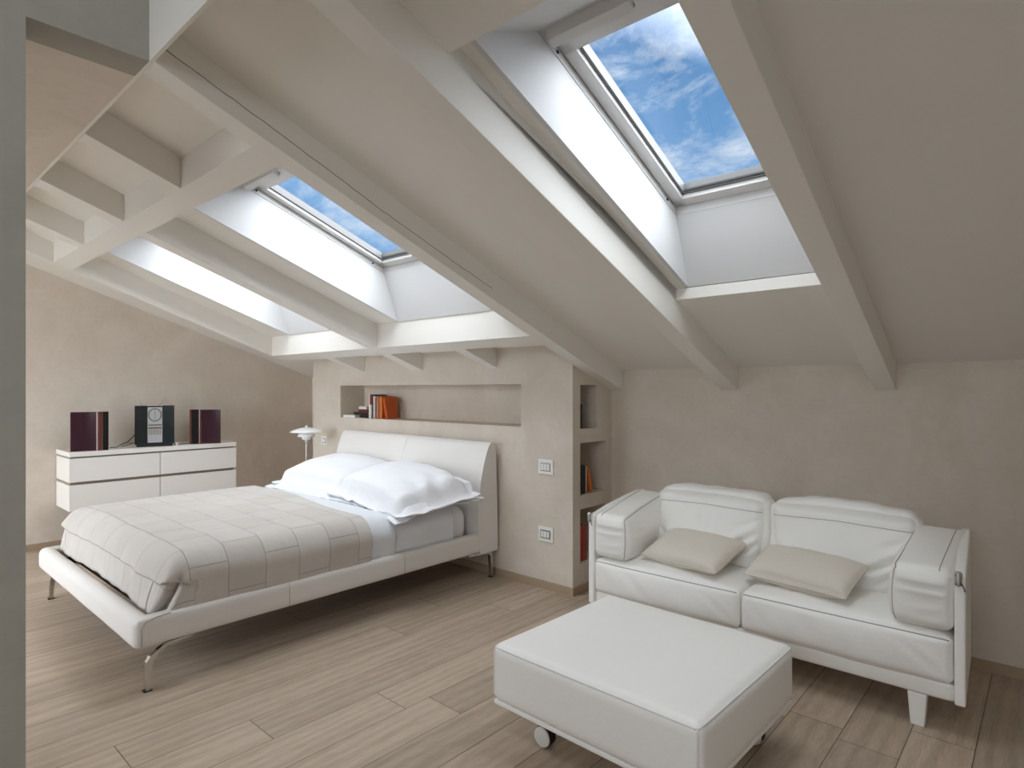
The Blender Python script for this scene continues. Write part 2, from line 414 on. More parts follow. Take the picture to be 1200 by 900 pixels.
# lining of each roof window shaft
for i, w in enumerate(WIN):
    c = MB(); xa, xb, led = w['xa'], w['xb'], w['led']; T = .02
    def skin(p, q, r, s, nrm):
        n = Vector(nrm)*T; pts = [p, q, r, s]
        c.hexa([*pts, *[a+n for a in pts]])
    yl, yh, yt, yb = w['ylo'], w['yhi'], w['yt'], w['yb']
    # left and right cheeks
    for x0, sx in ((xa, -1), (xb, 1)):
        skin(RP(x0, yh, led), RP(x0, yl, led), RP(x0, yb, TOPO), RP(x0, yt, TOPO), (sx, 0, 0))
    skin(RP(xa, yl, led), RP(xb, yl, led), RP(xb, yb, TOPO), RP(xa, yb, TOPO), (0, 1, 0))
    skin(RP(xa, yh, led), RP(xb, yh, led), RP(xb, yt, TOPO), RP(xa, yt, TOPO), (0, -1, 0))
    struct(c.build('trim_%d' % (i+1), M['shaft']))
    # the window itself
    win = bpy.data.objects.new('window_%d' % (i+1), None); COL.objects.link(win); win['kind'] = 'structure'
    fr = MB()
    o1, o2 = TOPO+.002, TOPO+.10
    roofbox(fr, xa-.028, xa+.002, yt-.03, yb+.06, o1, o2); roofbox(fr, xb-.002, xb+.028, yt-.03, yb+.06, o1, o2)
    roofbox(fr, xa, xb, yt-.03, yt+.012, o1, o2); roofbox(fr, xa, xb, yb+.0, yb+.06, o1, o2)
    fr.build('window_frame', M['frame'], win)
    sh = MB(); g = .006; s1, s2 = TOPO+.035, TOPO+.095
    a_, b_, t_, d_ = xa+g, xb-g, yt+.018, yb-.006
    roofbox(sh, a_, a_+.052, t_, d_, s1, s2); roofbox(sh, b_-.052, b_, t_, d_, s1, s2)
    roofbox(sh, a_, b_, t_, t_+.135, s1, s2); roofbox(sh, a_, b_, d_-.05, d_, s1, s2)
    sh.build('sash', M['frame'], win)
    sh = MB()   # stepped inner bead
    roofbox(sh, a_+.05, a_+.066, t_+.13, d_-.045, s1+.018, s2); roofbox(sh, b_-.066, b_-.05, t_+.13, d_-.045, s1+.018, s2)
    roofbox(sh, a_+.05, b_-.05, t_+.13, t_+.15, s1+.018, s2); roofbox(sh, a_+.05, b_-.05, d_-.062, d_-.045, s1+.018, s2)
    sh.build('glazing_bead', M['bead'], win)
    bd = MB(); roofbox(bd, a_+.02, b_-.02, d_-.068, d_-.060, s1+.022, s1+.03)
    roofbox(bd, a_-.004, a_+.001, t_, d_, s1+.006, s1+.02); roofbox(bd, a_, b_, d_, d_+.004, s1+.006, s1+.02)
    bd.build('gasket', M['greyplastic'], win)
    gp = MB(); roofbox(gp, a_+.03, b_-.03, t_+.1, d_-.03, s1+.050, s1+.056); gp.build('pane', M['glass'], win)
    # ventilation bar with its two brackets
    bl = .31 if i == 0 else .36
    vb = MB(); x1 = xa+.03
    q = [RP(x1, yt+.02, TOPO-.028), RP(x1+bl, yt+.02, TOPO-.028), RP(x1+bl, yt+.055, TOPO-.028), RP(x1, yt+.055, TOPO-.028)]
    u = [RP(x1, yt+.008, TOPO+.0), RP(x1+bl, yt+.008, TOPO+.0), RP(x1+bl, yt+.068, TOPO+.0), RP(x1, yt+.068, TOPO+.0)]
    vb.hexa(q+u); vb.build('ventilation_bar', M['frame'], win)
    for xx in (x1-.004, x1+bl-.018):
        br = MB(); roofbox(br, xx, xx+.018, yt+.050, yt+.060, TOPO-.016, TOPO-.002); br.build('bar_bracket', M['gapmat'], win)
    for yy in (yt+.115, yb-.10):
        sc = MB(); p = RP(xa+.002, yy, TOPO+.018)
        sc.lathe([(.0, 0), (.007, 0), (.007, .003), (0, .003)], p, 10, 'x'); sc.build('screw', M['rubber'], win)

# rafters: every beam a thing of its own
def rafter(xa, xb, ya, yb, label, k=K, oa=0, ob=.184, xk=None):
    mb = MB(); roofbox(mb, xa, xb, ya, yb, oa, ob, k)
    bm = bmesh.new(); vs = [bm.verts.new(v) for v in mb.v]
    for f in mb.f: bm.faces.new([vs[i] for i in f])
    bmesh.ops.bevel(bm, geom=list(bm.edges), offset=.003, segments=2, affect='EDGES', profile=.5)
    me = bpy.data.meshes.new('rafter'); bm.to_mesh(me); bm.free(); me.materials.append(M['paint'])
    o = link(bpy.data.objects.new('rafter', me))
    return tag(o, label, 'beam', None)
r1 = rafter(-2.362, -2.256, RIDGE+.012, YB, 'cracked white rafter running from the partition to the corner shelves, edging the bed bay')
rafter(-1.541, -1.440, RIDGE+.012, YB, 'white rafter between the cracked rafter and the large roof window over the sofa', ob=.205)
rafter(-.712, -.612, RIDGE+.012, YB, 'white rafter on the far side of the sofa roof window, meeting the plain ceiling', ob=.205)
rafter(-4.005, -3.885, 1.163, 2.762, 'white rafter dividing the two roof windows above the bed')
rafter(-5.635, -5.590, RIDGE+.012, 2.86, 'thin white edge rafter closest to the wall with the drawers', k=.0866)
rafter(-3.184, -3.067, RIDGE+.012, 1.053, 'short high rafter next to the cracked rafter, above the upper cross beam')
rafter(-4.005, -3.875, RIDGE+.012, 1.053, 'middle one of the three short high rafters above the upper cross beam')
rafter(-4.800, -4.670, RIDGE+.012, 1.053, 'short high rafter farthest from the cracked rafter, above the upper cross beam')
rafter(-4.815, -4.700, 2.886, YH, 'short low rafter stub above the lamp end of the headboard wall')
rafter(-4.005, -3.885, 2.886, YH, 'short low rafter stub above the middle of the headboard wall')
rafter(-3.155, -3.050, 2.886, YH, 'short low rafter stub above the switch end of the headboard wall')
def crossbeam(ya, yb, label, ob, xl):
    mb = MB(); mb.hexa([RP(xl,ya,0),RP(-2.36,ya,0),RP(-2.36,yb,0),RP(xl,yb,0),RP(xl,ya,ob),RP(-2.36,ya,ob),RP(-2.36,yb,ob),RP(xl,yb,ob)])
    o = mb.build('cross_beam', M['paint']); return tag(o, label, 'beam')
crossbeam(1.053, 1.163, 'upper white cross beam on the ridge side of the two roof windows above the bed', .178, -5.462)
crossbeam(2.762, 2.886, 'lower white cross beam between the bed roof windows and the headboard wall', .178, -5.549)
# the long crack in the first rafter's side
pts = []; rnd = random.Random(3)
for t in range(46):
    y = .69 + t*.036
    off = .052 + .012*sin(y*2.2) + (rnd.random()-.5)*.004 + .02*max(0, y-1.6)
    pts.append(RP(-2.2555, y, off))
ck = MB().tube(pts, .0012, 4); ck.build('crack', simple('crack_line', srgb(96,88,76), .9, bump=(50,.0002)), r1)

# added, unseen windows that let fill light into the room
def fill_window(n, lo, hi, axis):
    wd = bpy.data.objects.new('window_%d' % n, None); COL.objects.link(wd); wd['kind'] = 'structure'
    u, v = [i for i in range(3) if i != axis]
    f = MB(); a, b = list(lo), list(hi)
    def bar(ulo, uhi, vlo, vhi):
        p, q = list(lo), list(hi); p[u], q[u], p[v], q[v] = ulo, uhi, vlo, vhi; f.box(p, q)
    for x in (lo[u], (lo[u]+hi[u])/2-.03, hi[u]-.06): bar(x, x+.06, lo[v], hi[v])
    bar(lo[u], hi[u], lo[v], lo[v]+.06); bar(lo[u], hi[u], hi[v]-.06, hi[v])
    f.build('window_frame', M['frame'], wd)
    p, q = list(lo), list(hi); m = (lo[axis]+hi[axis])/2
    p[axis], q[axis] = m-.004, m+.004
    for i in (u, v): p[i] += .03; q[i] -= .03
    MB().box(p, q).build('pane', M['glass'], wd)
fill_window(4, (WX0, YN-.11, WZ0), (WX1, YN-.04, WZ1), 1)  # added behind the camera to brighten the near side
fill_window(5, (LX0, -1.69, LZ0), (LX1, -1.63, LZ1), 1)  # added on the unseen landing to lift the left wall and bed foot
fill_window(7, (HX0, HY0, 3.43), (HX1, HY1, 3.49), 2)  # rooflight added overhead to light the footstool and sofa from above
fill_window(6, (XR+.05, RY0, RZ0), (XR+.11, RY1, RZ1), 0)  # added in the unseen right wall to brighten surfaces facing it

# ------------------------------------------------------------------ soft shapes
def lattice_box(n, fmap):
    nx, ny, nz = n; idx = {}; vs = []; fs = []
    def V(i, j, k):
        q = (i, j, k)
        if q not in idx:
            idx[q] = len(vs); vs.append(fmap(2*i/nx-1, 2*j/ny-1, 2*k/nz-1))
        return idx[q]
    for i in range(nx):
        for j in range(ny):
            fs.append((V(i,j,0),V(i,j+1,0),V(i+1,j+1,0),V(i+1,j,0))); fs.append((V(i,j,nz),V(i+1,j,nz),V(i+1,j+1,nz),V(i,j+1,nz)))
    for i in range(nx):
        for k in range(nz):
            fs.append((V(i,0,k),V(i+1,0,k),V(i+1,0,k+1),V(i,0,k+1))); fs.append((V(i,ny,k),V(i,ny,k+1),V(i+1,ny,k+1),V(i+1,ny,k)))
    for j in range(ny):
        for k in range(nz):
            fs.append((V(0,j,k),V(0,j,k+1),V(0,j+1,k+1),V(0,j+1,k))); fs.append((V(nx,j,k),V(nx,j+1,k),V(nx,j+1,k+1),V(nx,j,k+1)))
    return vs, fs

def mapper(size, centre, r, puff=(0,0,0), warp=None, wr=0, wf=6, seed=0, creases=()):
    h = Vector(size)/2; ctr = Vector(centre)
    def f(u, v, w):
        # spread lattice so that rounding keeps some vertices
        p = Vector((u*h.x, v*h.y, w*h.z))
        q = Vector([max(-(h[i]-r), min(h[i]-r, p[i])) for i in range(3)])
        d = p-q
        if d.length > 1e-9: n = d.normalized(); p = q + n*r
        else: n = Vector((0,0,1))
        e = lambda t: max(0, 1-t*t)
        px = (1 if u > 0 else -1)*abs(u)**3*e(v)**.6*e(w)**.6*puff[0]
        py = (1 if v > 0 else -1)*abs(v)**3*e(u)**.6*e(w)**.6*puff[1]
        pz = (1 if w > 0 else -1)*abs(w)**3*e(u)**.6*e(v)**.6*puff[2]
        p += Vector((px, py, pz))
        if wr:
            a = noise.noise(Vector((p.x*wf+seed, p.y*wf, p.z*wf)))
            b = noise.noise(Vector((p.x*wf*2.3+seed+9, p.y*wf*2.3, p.z*wf*2.3)))
            p += n*(a*wr + b*wr*.5)
        for (axis, sgn, a0, b0, a1, b1, dep, wid) in creases:
            # crease on a face: axis 0/1/2 and side; coords are the other two params
            t = (u, v, w)
            if t[axis]*sgn < .6: continue
            oth = [t[i] for i in range(3) if i != axis]
            A = Vector((a0, b0)); B = Vector((a1, b1)); P = Vector(oth)
            L = B-A; s = max(0, min(1, (P-A).dot(L)/L.length_squared)); dd = (P-(A+L*s)).length
            fade = sin(pi*min(1, max(0, s*.9+.05)))
            g = -dep*exp(-(dd/wid)**2)*fade + dep*.6*exp(-((dd-wid*1.8)/wid)**2)*fade
            p[axis] += sgn*g
        if warp: p = warp(p, u, v, w)
        return p + ctr
    return f

def cushion(name, size, centre, r, mat, parent=None, n=(28,28,14), seams=(), seam_r=.0028, seam_mat=None, **kw):
    f = mapper(size, centre, r, **kw)
    # concentrate lattice near edges
    def g(u, v, w):
        s = lambda t: sin(t*pi/2)*.55 + t*.45
        return f(s(u), s(v), s(w))
    vs, fs = lattice_box(n, g)
    o = mesh_obj(name, vs, fs, mat, parent, True)
    if seams:
        mb = MB()
        for path in seams:
            pts = []
            for i in range(len(path)-1):
                a, b = Vector(path[i]), Vector(path[i+1])
                for t in range(24): pts.append(f(*(a.lerp(b, t/24))))
            closed = (Vector(path[0])-Vector(path[-1])).length < 1e-6
            if not closed: pts.append(f(*path[-1]))
            mb.tube(pts, seam_r, 6, closed)
        mb.build('seam', seam_mat or M['seam'], o, True)
    return o, f

# ------------------------------------------------------------------ BED
bed = empty('bed', (-3.93, 2.0, 0), 'low double bed upholstered in pale leather on slim chrome legs against the niche wall', 'bed')
def to_local(root, o):
    o.matrix_parent_inverse = root.matrix_world.inverted()
def P_(root):  # shapes are modelled in world space and hung under the thing's base
    bpy.context.view_layer.update()
    inv = Matrix.Translation(-Vector(root.location))
    for o in bpy.data.objects:
        if o.parent == root and not o.get('_done'):
            o.matrix_parent_inverse = root.matrix_basis.inverted()
BX0, BX1, BY0 = -4.860, -3.000, .885
rail_n = (6,40,6)
cushion('side_rail', (.075, 2.16, .132), (BX1-.0375, BY0+1.08, .270), .022, M['bedleather'], bed, (8,40,8), wr=.0012, wf=5)
cushion('side_rail', (.075, 2.16, .132), (BX0+.0375, BY0+1.08, .270), .022, M['bedleather'], bed, (8,40,8), wr=.0012, wf=5)
cushion('foot_rail', (1.86, .085, .140), (-3.93, BY0+.030, .268), .040, M['bedleather'], bed, (60,14,14), wr=.0015, wf=4)
for y in (1.60, 2.36):
    MB().tube([(BX1+.0005, y, .212), (BX1+.001, y, .25), (BX1+.001, y, .30), (BX1-.004, y, .332)], .0014, 5).build('stitched_seam', M['seam'], bed, True)
MB().tube([(BX1-.004, BY0+.022, .212), (BX1+.0005, BY0+.02, .23), (BX1+.0005, BY0+.018, .29), (BX1, BY0+.035, .318), (BX1-.004, BY0+.08, .330), (BX1-.006, BY0+.14,.334)], .0022, 6).build('corner_seam', M['seam'], bed, True)
# headboard: curved shell between side profiles
prof = [(3.205,.195),(3.022,.195),(3.012,.30),(3.008,.45),(3.012,.58),(3.028,.70),(3.052,.80),(3.082,.89),(3.108,.945),(3.130,.968),(3.155,.972),(3.172,.955),(3.182,.90),(3.196,.60)]
NX = 46; hv = []; hf = []
for i in range(NX+1):
    t = i/NX; x = BX0+.0 + t*(BX1-BX0)
    dz = .012*sin(pi*t)*0 + .012*(1-t)
    yy = -.006*exp(-((t-.49)/.006)**2)
    for (y, z) in prof:
        hv.append((x, y - (0 if z < .3 else yy), z + (dz*(z-.195)/.78)))
m_ = len(prof)
for i in range(NX):
    for k in range(m_):
        hf.append((i*m_+k, i*m_+(k+1)%m_, (i+1)*m_+(k+1)%m_, (i+1)*m_+k))
hf.append(tuple(range(m_))); hf.append(tuple(NX*m_+k for k in range(m_))[::-1])
hb = smooth_by_angle(mesh_obj('headboard', hv, hf, M['bedleather'], bed), 50)
sm = MB()
for xx in (BX1,):
    sm.tube([(xx+.0005, y-.001 if i < 10 else y, z) for i, (y, z) in enumerate(prof[1:13])], .0035, 6)
sm.build('piping', M['seam_light'], hb, True)
xm = (BX0+BX1)/2+.01
sm = MB().tube([(xm, y-.001, z+.006) for (y, z) in prof[3:12]], .0022, 5)
sm.build('centre_seam', M['seam_light'], hb, True)
# slats
for i in range(13):
    y = 1.02 + i*.155
    MB().rbox((BX0+.07, y, .262), (BX1-.07, y+.07, .276), .004, 1).build('slat', M['darkwood'], bed)
MB().box((BX0+.06, BY0+.055, .215), (BX1-.06, BY0+.085, .30)).box((BX0+.072, BY0+.08, .215), (BX0+.085, 3.0, .26)).box((BX1-.085, BY0+.08, .215), (BX1-.072, 3.0, .26)).build('inner_frame', M['rubber'], bed)
# legs: bent chrome blades
def blade(path, w, th, name='leg'):
    mb = MB()
    n = len(path)
    for i in range(n-1):
        pass
    L_, R_ = [], []
    vs = []
    for i, (x, y, z, ww) in enumerate(path):
        a = Vector(path[max(0,i-1)][:3]); b = Vector(path[min(n-1,i+1)][:3]); t = (b-a).normalized()
        side = Vector((1,0,0)); nn = t.cross(side).normalized()
        c = Vector((x,y,z))
        vs += [c-side*th/2-nn*ww/2, c+side*th/2-nn*ww/2, c+side*th/2+nn*ww/2, c-side*th/2+nn*ww/2]
    fs = [(0,1,2,3)]
    for i in range(n-1):
        for k in range(4): fs.append((i*4+k, i*4+(k+1)%4, (i+1)*4+(k+1)%4, (i+1)*4+k))
    fs.append(tuple((n-1)*4+k for k in range(4))[::-1])
    mb.add(vs, fs)
    o = mb.build(name, M['chrome'], bed)
    f = MB().box((path[0][0]-.014, path[0][1]-.016, 0), (path[0][0]+.014, path[0][1]+.016, .006)); f.build('foot_pad', M['rubber'], o)
    return o
for x in (BX1-.03, BX0+.03):
    blade([(x,.936,.004,.018),(x,.938,.07,.022),(x,.944,.128,.028),(x,.954,.146,.024),(x,.985,.172,.016),(x,1.02,.193,.013),(x,1.12,.199,.009)], 0, .026)
    blade([(x,3.165,.004,.020),(x,3.162,.08,.023),(x,3.156,.155,.026),(x,3.144,.178,.022),(x,3.10,.189,.016),(x,3.00,.194,.012),(x,2.93,.198,.009)], 0, .026)

# mattress
ma, _ = cushion('mattress', (1.70, 1.95, .26), (-3.93, 2.015, .402), .085, M['cotton'], None, (30,36,12), puff=(.012,.012,.01), wr=.003, wf=3)
tag(ma, 'thick white mattress showing its rounded corner between the sheet and the headboard', 'mattress')

# coverlet, sheet: shell over mattress
def drape(name, mat, y0, y1, xw, top, r, bottom, n_across, n_along, foot=False, wr=.004, seed=0, thick=.006, edge=None, cx=-3.93, tuck=.0, groove=False, crown=.015, flare=0.0):
    """cloth over the mattress: param s across (arc length), t along; foot end wraps down when foot=True"""
    h = xw/2
    lx = (h-r) + r*pi/2 + max(.01, top-r-bottom)
    ly0 = y0
    def prof(s):   # arc-length s>=0 from flat part end -> (horizontal, drop)
        if s <= 0: return 0, 0
        a = s/r
        if a < pi/2: return r*sin(a), r*(1-cos(a))
        return r, r+(s-r*pi/2)
    vs = []; uvs = []; 
    # t from foot bottom to head edge
    drop = top-r-bottom
    tmin = -(r*pi/2+drop) if foot else 0
    tl = tmin; L = (y1-(y0+(r if foot else 0)))
    for j in range(n_along+1):
        tt = j/n_along
        t = tmin + (L-tmin)*tt
        for i in range(n_across+1):
            s = -lx + 2*lx*i/n_across
            sg = 1 if s > 0 else -1
            oh, dr = prof(abs(s)-(h-r))
            x = sg*(min(abs(s), h-r)+oh)
            if foot:
                fh, fd = prof(-t)
                y = (y0+r) + (t if t > 0 else -fh)
            else: fh, fd = 0, 0; y = y0+t
            if foot and dr > 0 and fd > 0:
                # corner: combine both drops, pull the outline round
                d = (dr**3+fd**3)**(1/3)
                d = min(d, r+drop)
                ang = math.atan2(fd, dr)
                rr = r
                kx = min(1, dr/r); ky = min(1, fd/r)
                m = sqrt(kx*kx+ky*ky)
                if m > 1:
                    x = sg*((h-r) + oh*kx/max(1e-6,1)*0 + rr*cos(ang)*1.0) if False else sg*((h-r)+r*min(1, cos(ang)**.7))
                    y = (y0+r) - r*min(1, sin(ang)**.7)
            else:
                d = max(dr, fd)
            z = top - d
            q = Vector((x, y, z))
            cr = max(0, 1-(x/h)**2)
            z += crown*cr
            # broad folds
            calm = 1-.75*tt if foot else 1
            nn = noise.noise(Vector((x*3.1+seed, y*2.3, z*2.5)))*wr*calm + (noise.noise(Vector((x*8+seed, y*6, z*7)))*.5+noise.noise(Vector((x*19+seed, y*15, z*12)))*.22)*wr*calm
            side = min(1, d/(r+.001))
            z += nn*(1-side*.7)
            if abs(x) > h-r-.001: x += sg*(nn*side*1.6 + flare*side*sin(y*17+seed)*.5 - tuck*max(0, d-r)/max(.01,drop))
            if foot and y < y0+r: y -= nn*side*1.8 + .035*min(1, max(0, d-r*.5)/.2)*min(1, max(0, y0+r-y)/r)**2
            if foot and groove and s > 0:
                # pleat at the near foot corner
                ca = math.atan2(max(0, y0+r-y), max(1e-4, x-(h-r)))
                if d > r*.6:
                    wgt = min(1, (d-r*.6)/.08)
                    cc = .45+.75*min(1, (d-r*.6)/.22)
                    g = exp(-((ca-cc)/.10)**2)*.060*wgt - exp(-((ca-cc+.32)/.16)**2)*.018*wgt - exp(-((ca-cc-.3)/.15)**2)*.010*wgt
                    x -= g*.75; y += g*.65
            if edge: y += edge(x/h) * (tt**3)
            vs.append((x+cx, y, z)); uvs.append((s+5, (y if t > 0 else y0+r+t)+5))
    W = n_across+1
    fs = [(j*W+i, j*W+i+1, (j+1)*W+i+1, (j+1)*W+i) for j in range(n_along) for i in range(n_across)]
    me = bpy.data.meshes.new(name); me.from_pydata(vs, [], fs)
    ul = me.uv_layers.new(name='cloth')
    for p in me.polygons:
        p.use_smooth = True
        for li in p.loop_indices: ul.data[li].uv = uvs[me.loops[li].vertex_index]
    me.materials.append(mat)
    o = link(bpy.data.objects.new(name, me))
    md = o.modifiers.new('thickness', 'SOLIDIFY'); md.thickness = thick; md.offset = -1
    return o
sheet = drape('bed_sheet', M['sheet'], 2.00, 2.80, 1.80, .552, .110, .335, 90, 60, False, .006, 3.1, .006, lambda u: -.05*max(0,-u)+.0, tuck=.006, flare=.012)
tag(sheet, 'smooth white flat sheet hanging down beside the mattress below the pillows', 'sheet')
band = drape('turned_down_sheet', M['sheet'], 2.03, 2.31, 1.824, .566, .12, .320, 90, 30, False, .003, 5.2, .012, None, tuck=.02)
tag(band, 'cool white sheet fold turned down over the edge of the beige coverlet', 'sheet')
cov = drape('coverlet', M['quilt'], 1.000, 2.13, 1.852, .588, .135, .318, 130, 120, True, .012, 1.7, .010, lambda u: .10*(1-min(1,(u*.5+.5)))-.05*exp(-((u-.5)/.4)**2), tuck=.012, groove=True, crown=.018)
tag(cov, 'beige patchwork coverlet with stitched square seams spread over the foot of the bed', 'bedspread')

# pillows
def pillow_mesh(w, d, h, flange, nu=44, nv=34, seed=0, wr=.010, pinch=.04):
    fu = 1+flange/(w/2); fv = 1+flange/(d/2)
    def P(u, v, s):
        uu, vv = u*fu, v*fv
        a = max(0, 1-abs(uu)**2.6); b = max(0, 1-abs(vv)**2.6)
        t = h*.5*(a*b)**.36
        # pull edges in between the corners
        x = uu*w/2*(1-pinch*(1-min(1,abs(vv))**2)*min(1,abs(uu))**2)
        y = vv*d/2*(1-pinch*(1-min(1,abs(uu))**2)*min(1,abs(vv))**2)
        n1 = noise.noise(Vector((x*5+seed, y*5, s*2)))*wr*.8 + noise.noise(Vector((x*11+seed, y*13, s*3+seed)))*wr*.45
        edge = min(1, t/(h*.25))
        rad = noise.noise(Vector((math.atan2(y, x)*5+seed, s, 0)))*wr*(1-edge)*.9
        z = s*(t+.003) + n1*(.35+.65*edge) + (rad*1.2 if (abs(uu) > .9 or abs(vv) > .9) else rad)
        return Vector((x, y, z))
    vs = []; fs = []; W = nu+1
    for s in (1, -1):
        for j in range(nv+1):
            for i in range(nu+1):
                u = sin((2*i/nu-1)*pi/2)*.5+(2*i/nu-1)*.5; v = sin((2*j/nv-1)*pi/2)*.5+(2*j/nv-1)*.5
                vs.append(P(u, v, s))
    B = W*(nv+1)
    for j in range(nv):
        for i in range(nu):
            a = j*W+i; fs.append((a, a+1, a+W+1, a+W)); fs.append((B+a, B+a+W, B+a+W+1, B+a+1))
    for i in range(nu):
        fs.append((i, B+i, B+i+1, i+1)); a = nv*W+i; fs.append((a, a+1, B+a+1, B+a))
    for j in range(nv):
        a = j*W; fs.append((a, a+W, B+a+W, B+a)); a = j*W+nu; fs.append((a, B+a, B+a+W, a+W))
    return vs, fs

def put_pillow(name, mat, w, d, h, fl, loc, rot, label, cat, group=None, seed=0, wr=.010, warp=None, seam=True, **kw):
    vs, fs = pillow_mesh(w, d, h, fl, seed=seed, wr=wr, **kw)
    if warp: vs = [warp(v) for v in vs]
    o = mesh_obj(name, vs, fs, mat, None, True, loc, rot)
    tag(o, label, cat, group)
    return o
def bed_warp(w, d, droop, bend_, seed, end=0):
    def f(v):
        z = v.z - bend_*(v.x/(w/2))**2*.5
        ox = max(0, abs(v.x)-w*.46); oy = max(0, abs(v.y)-d*.44)
        k = min(1, (ox+oy)/.06)
        z -= droop*k*(1 if v.y < 0 or abs(v.x) > w*.46 else .2)
        z += .010*noise.noise(Vector((v.x*9+seed, v.y*9, 0)))*k*1.6
        if end:   # gathered folds at the end of the pillow
            q = max(0, min(1, (v.x*end-w*.22)/(w*.25)))
            z += .014*sin((v.y+.3*v.x)*38+seed)*q*(1-k) + .012*q*sin((v.x*1.2-v.y)*30)*(1-k)
        return Vector((v.x, v.y, z))
    return f
GP = 'white bed pillows stacked two deep against the headboard'
put_pillow('bed_pillow', M['cotton'], .80, .56, .10, .055, (-4.30, 2.66, .607), (radians(3), 0, radians(1)), 'lower far white pillow with its flat border resting on the mattress', 'pillow', GP, 4.0, .009, warp=bed_warp(.80,.56,.022,.0,2.0))
put_pillow('bed_pillow', M['cotton'], .82, .56, .10, .055, (-3.39, 2.66, .612), (radians(3), 0, radians(-3)), 'lower near white pillow, its border poking out beside the headboard', 'pillow', GP, 7.0, .010, warp=bed_warp(.82,.56,.022,.0,3.0))
put_pillow('bed_pillow', M['cotton'], .80, .54, .17, .055, (-4.30, 2.70, .712), (radians(11), radians(1), radians(2)), 'plump top white pillow on the lamp side of the bed', 'pillow', GP, 1.0, .012, warp=bed_warp(.80,.54,.05,.03,1.0))
put_pillow('bed_pillow', M['cotton'], .84, .54, .175, .065, (-3.41, 2.64, .712), (radians(10), radians(4), radians(-7)), 'plump top white pillow nearest the wall switches, creased at its end', 'pillow', GP, 12.0, .013, warp=bed_warp(.84,.54,.07,.035,4.0,1))

# ------------------------------------------------------------------ bedside table and lamp
nt_ = empty('bedside_table', (-5.18, 2.93, 0), 'small pale round bedside table half hidden behind the bed under the lamp', 'table')
MB().lathe([(.0,.480),(.205,.480),(.210,.488),(.205,.500),(0,.500)], (0,0,0), 40).build('table_top', M['lacquer'], nt_, True)
MB().lathe([(.0,.012),(.014,.012),(.014,.480),(0,.480)], (0,0,0), 20).build('post', M['chrome'], nt_, True)
MB().lathe([(0,0),(.15,0),(.148,.008),(.02,.014),(0,.014)], (0,0,0), 40).build('base', M['chrome'], nt_, True)
smoothen = [o for o in bpy.data.objects if o.parent == nt_]
for o in smoothen: smooth_by_angle(o, 30)
lamp = empty('table_lamp', (-5.185, 2.93, .501), 'white three-tiered glass shade table lamp on a thin stem beside the bed', 'lamp')
def shell(prof, th=.003):
    return prof + [(max(0,r-th*.3), z-th) for r, z in prof[::-1]]
z0 = .505
smooth_by_angle(MB().lathe(shell([(.012,z0-.006),(.045,z0-.009),(.09,z0-.019),(.125,z0-.032),(.145,z0-.046)]), (0,0,0), 48).build('top_shade', M['opal'], lamp), 60)
smooth_by_angle(MB().lathe(shell([(.018,z0-.050),(.050,z0-.054),(.072,z0-.066),(.080,z0-.085),(.078,z0-.088)]), (0,0,0), 40).build('middle_shade', M['opal'], lamp), 60)
smooth_by_angle(MB().lathe(shell([(.014,z0-.085),(.034,z0-.090),(.042,z0-.100),(.040,z0-.114),(.036,z0-.116)]), (0,0,0), 40).build('lower_shade', M['opal'], lamp), 60)
smooth_by_angle(MB().lathe([(0,0),(.075,0),(.072,.008),(.015,.014),(.007,.02),(.0065,z0-.16),(.014,z0-.155),(.017,z0-.145),(.015,z0-.105),(0,z0-.105)], (0,0,0), 28).build('stem', M['chrome'], lamp), 40)
MB().lathe([(0,z0-.004),(.012,z0-.004),(.010,z0+.004),(.004,z0+.012),(0,z0+.013)], (0,0,0), 20).build('top_knob', M['opal'], lamp, True)
for k in range(3):
    a = k*2*pi/3+.5
    MB().tube([(.014*cos(a), .014*sin(a), z0-.12), (.05*cos(a), .05*sin(a), z0-.075), (.10*cos(a), .10*sin(a), z0-.03)], .0016, 6).build('shade_arm', M['chrome'], lamp)

# ------------------------------------------------------------------ drawers on the left wall
dr = empty('chest_of_drawers', (XL, 1.95, 0), 'white wall hung chest with four handleless drawers on the plaster wall', 'chest of drawers')
DX0, DX1, DY0, DY1 = 0, .435, 1.275-1.95, 2.625-1.95
MB().rbox((DX0, DY0, .800), (DX1+.004, DY1, .840), .002, 1).build('top_panel', M['lacquer'], dr)
MB().box((DX0, DY0+.014, .365), (DX1-.03, DY1-.014, .800)).build('carcass', M['gapmat'], dr)
for (z1, z2) in ((.357, .568), (.592, .786)):
    MB().rbox((DX0+.012, DY0, z1), (DX1-.022, DY0+.016, z2), .001, 1).build('side_panel', M['lacquer'], dr)
    MB().rbox((DX0+.012, DY1-.016, z1), (DX1-.022, DY1, z2), .001, 1).build('side_panel', M['lacquer'], dr)
ym = 0.0
for (z1, z2) in ((.357, .568), (.592, .786)):
    for (ya, yb) in ((DY0, ym-.003), (ym+.003, DY1)):
        MB().rbox((DX1-.021, ya, z1), (DX1, yb, z2), .0015, 1).build('drawer', M['lacquer'], dr)

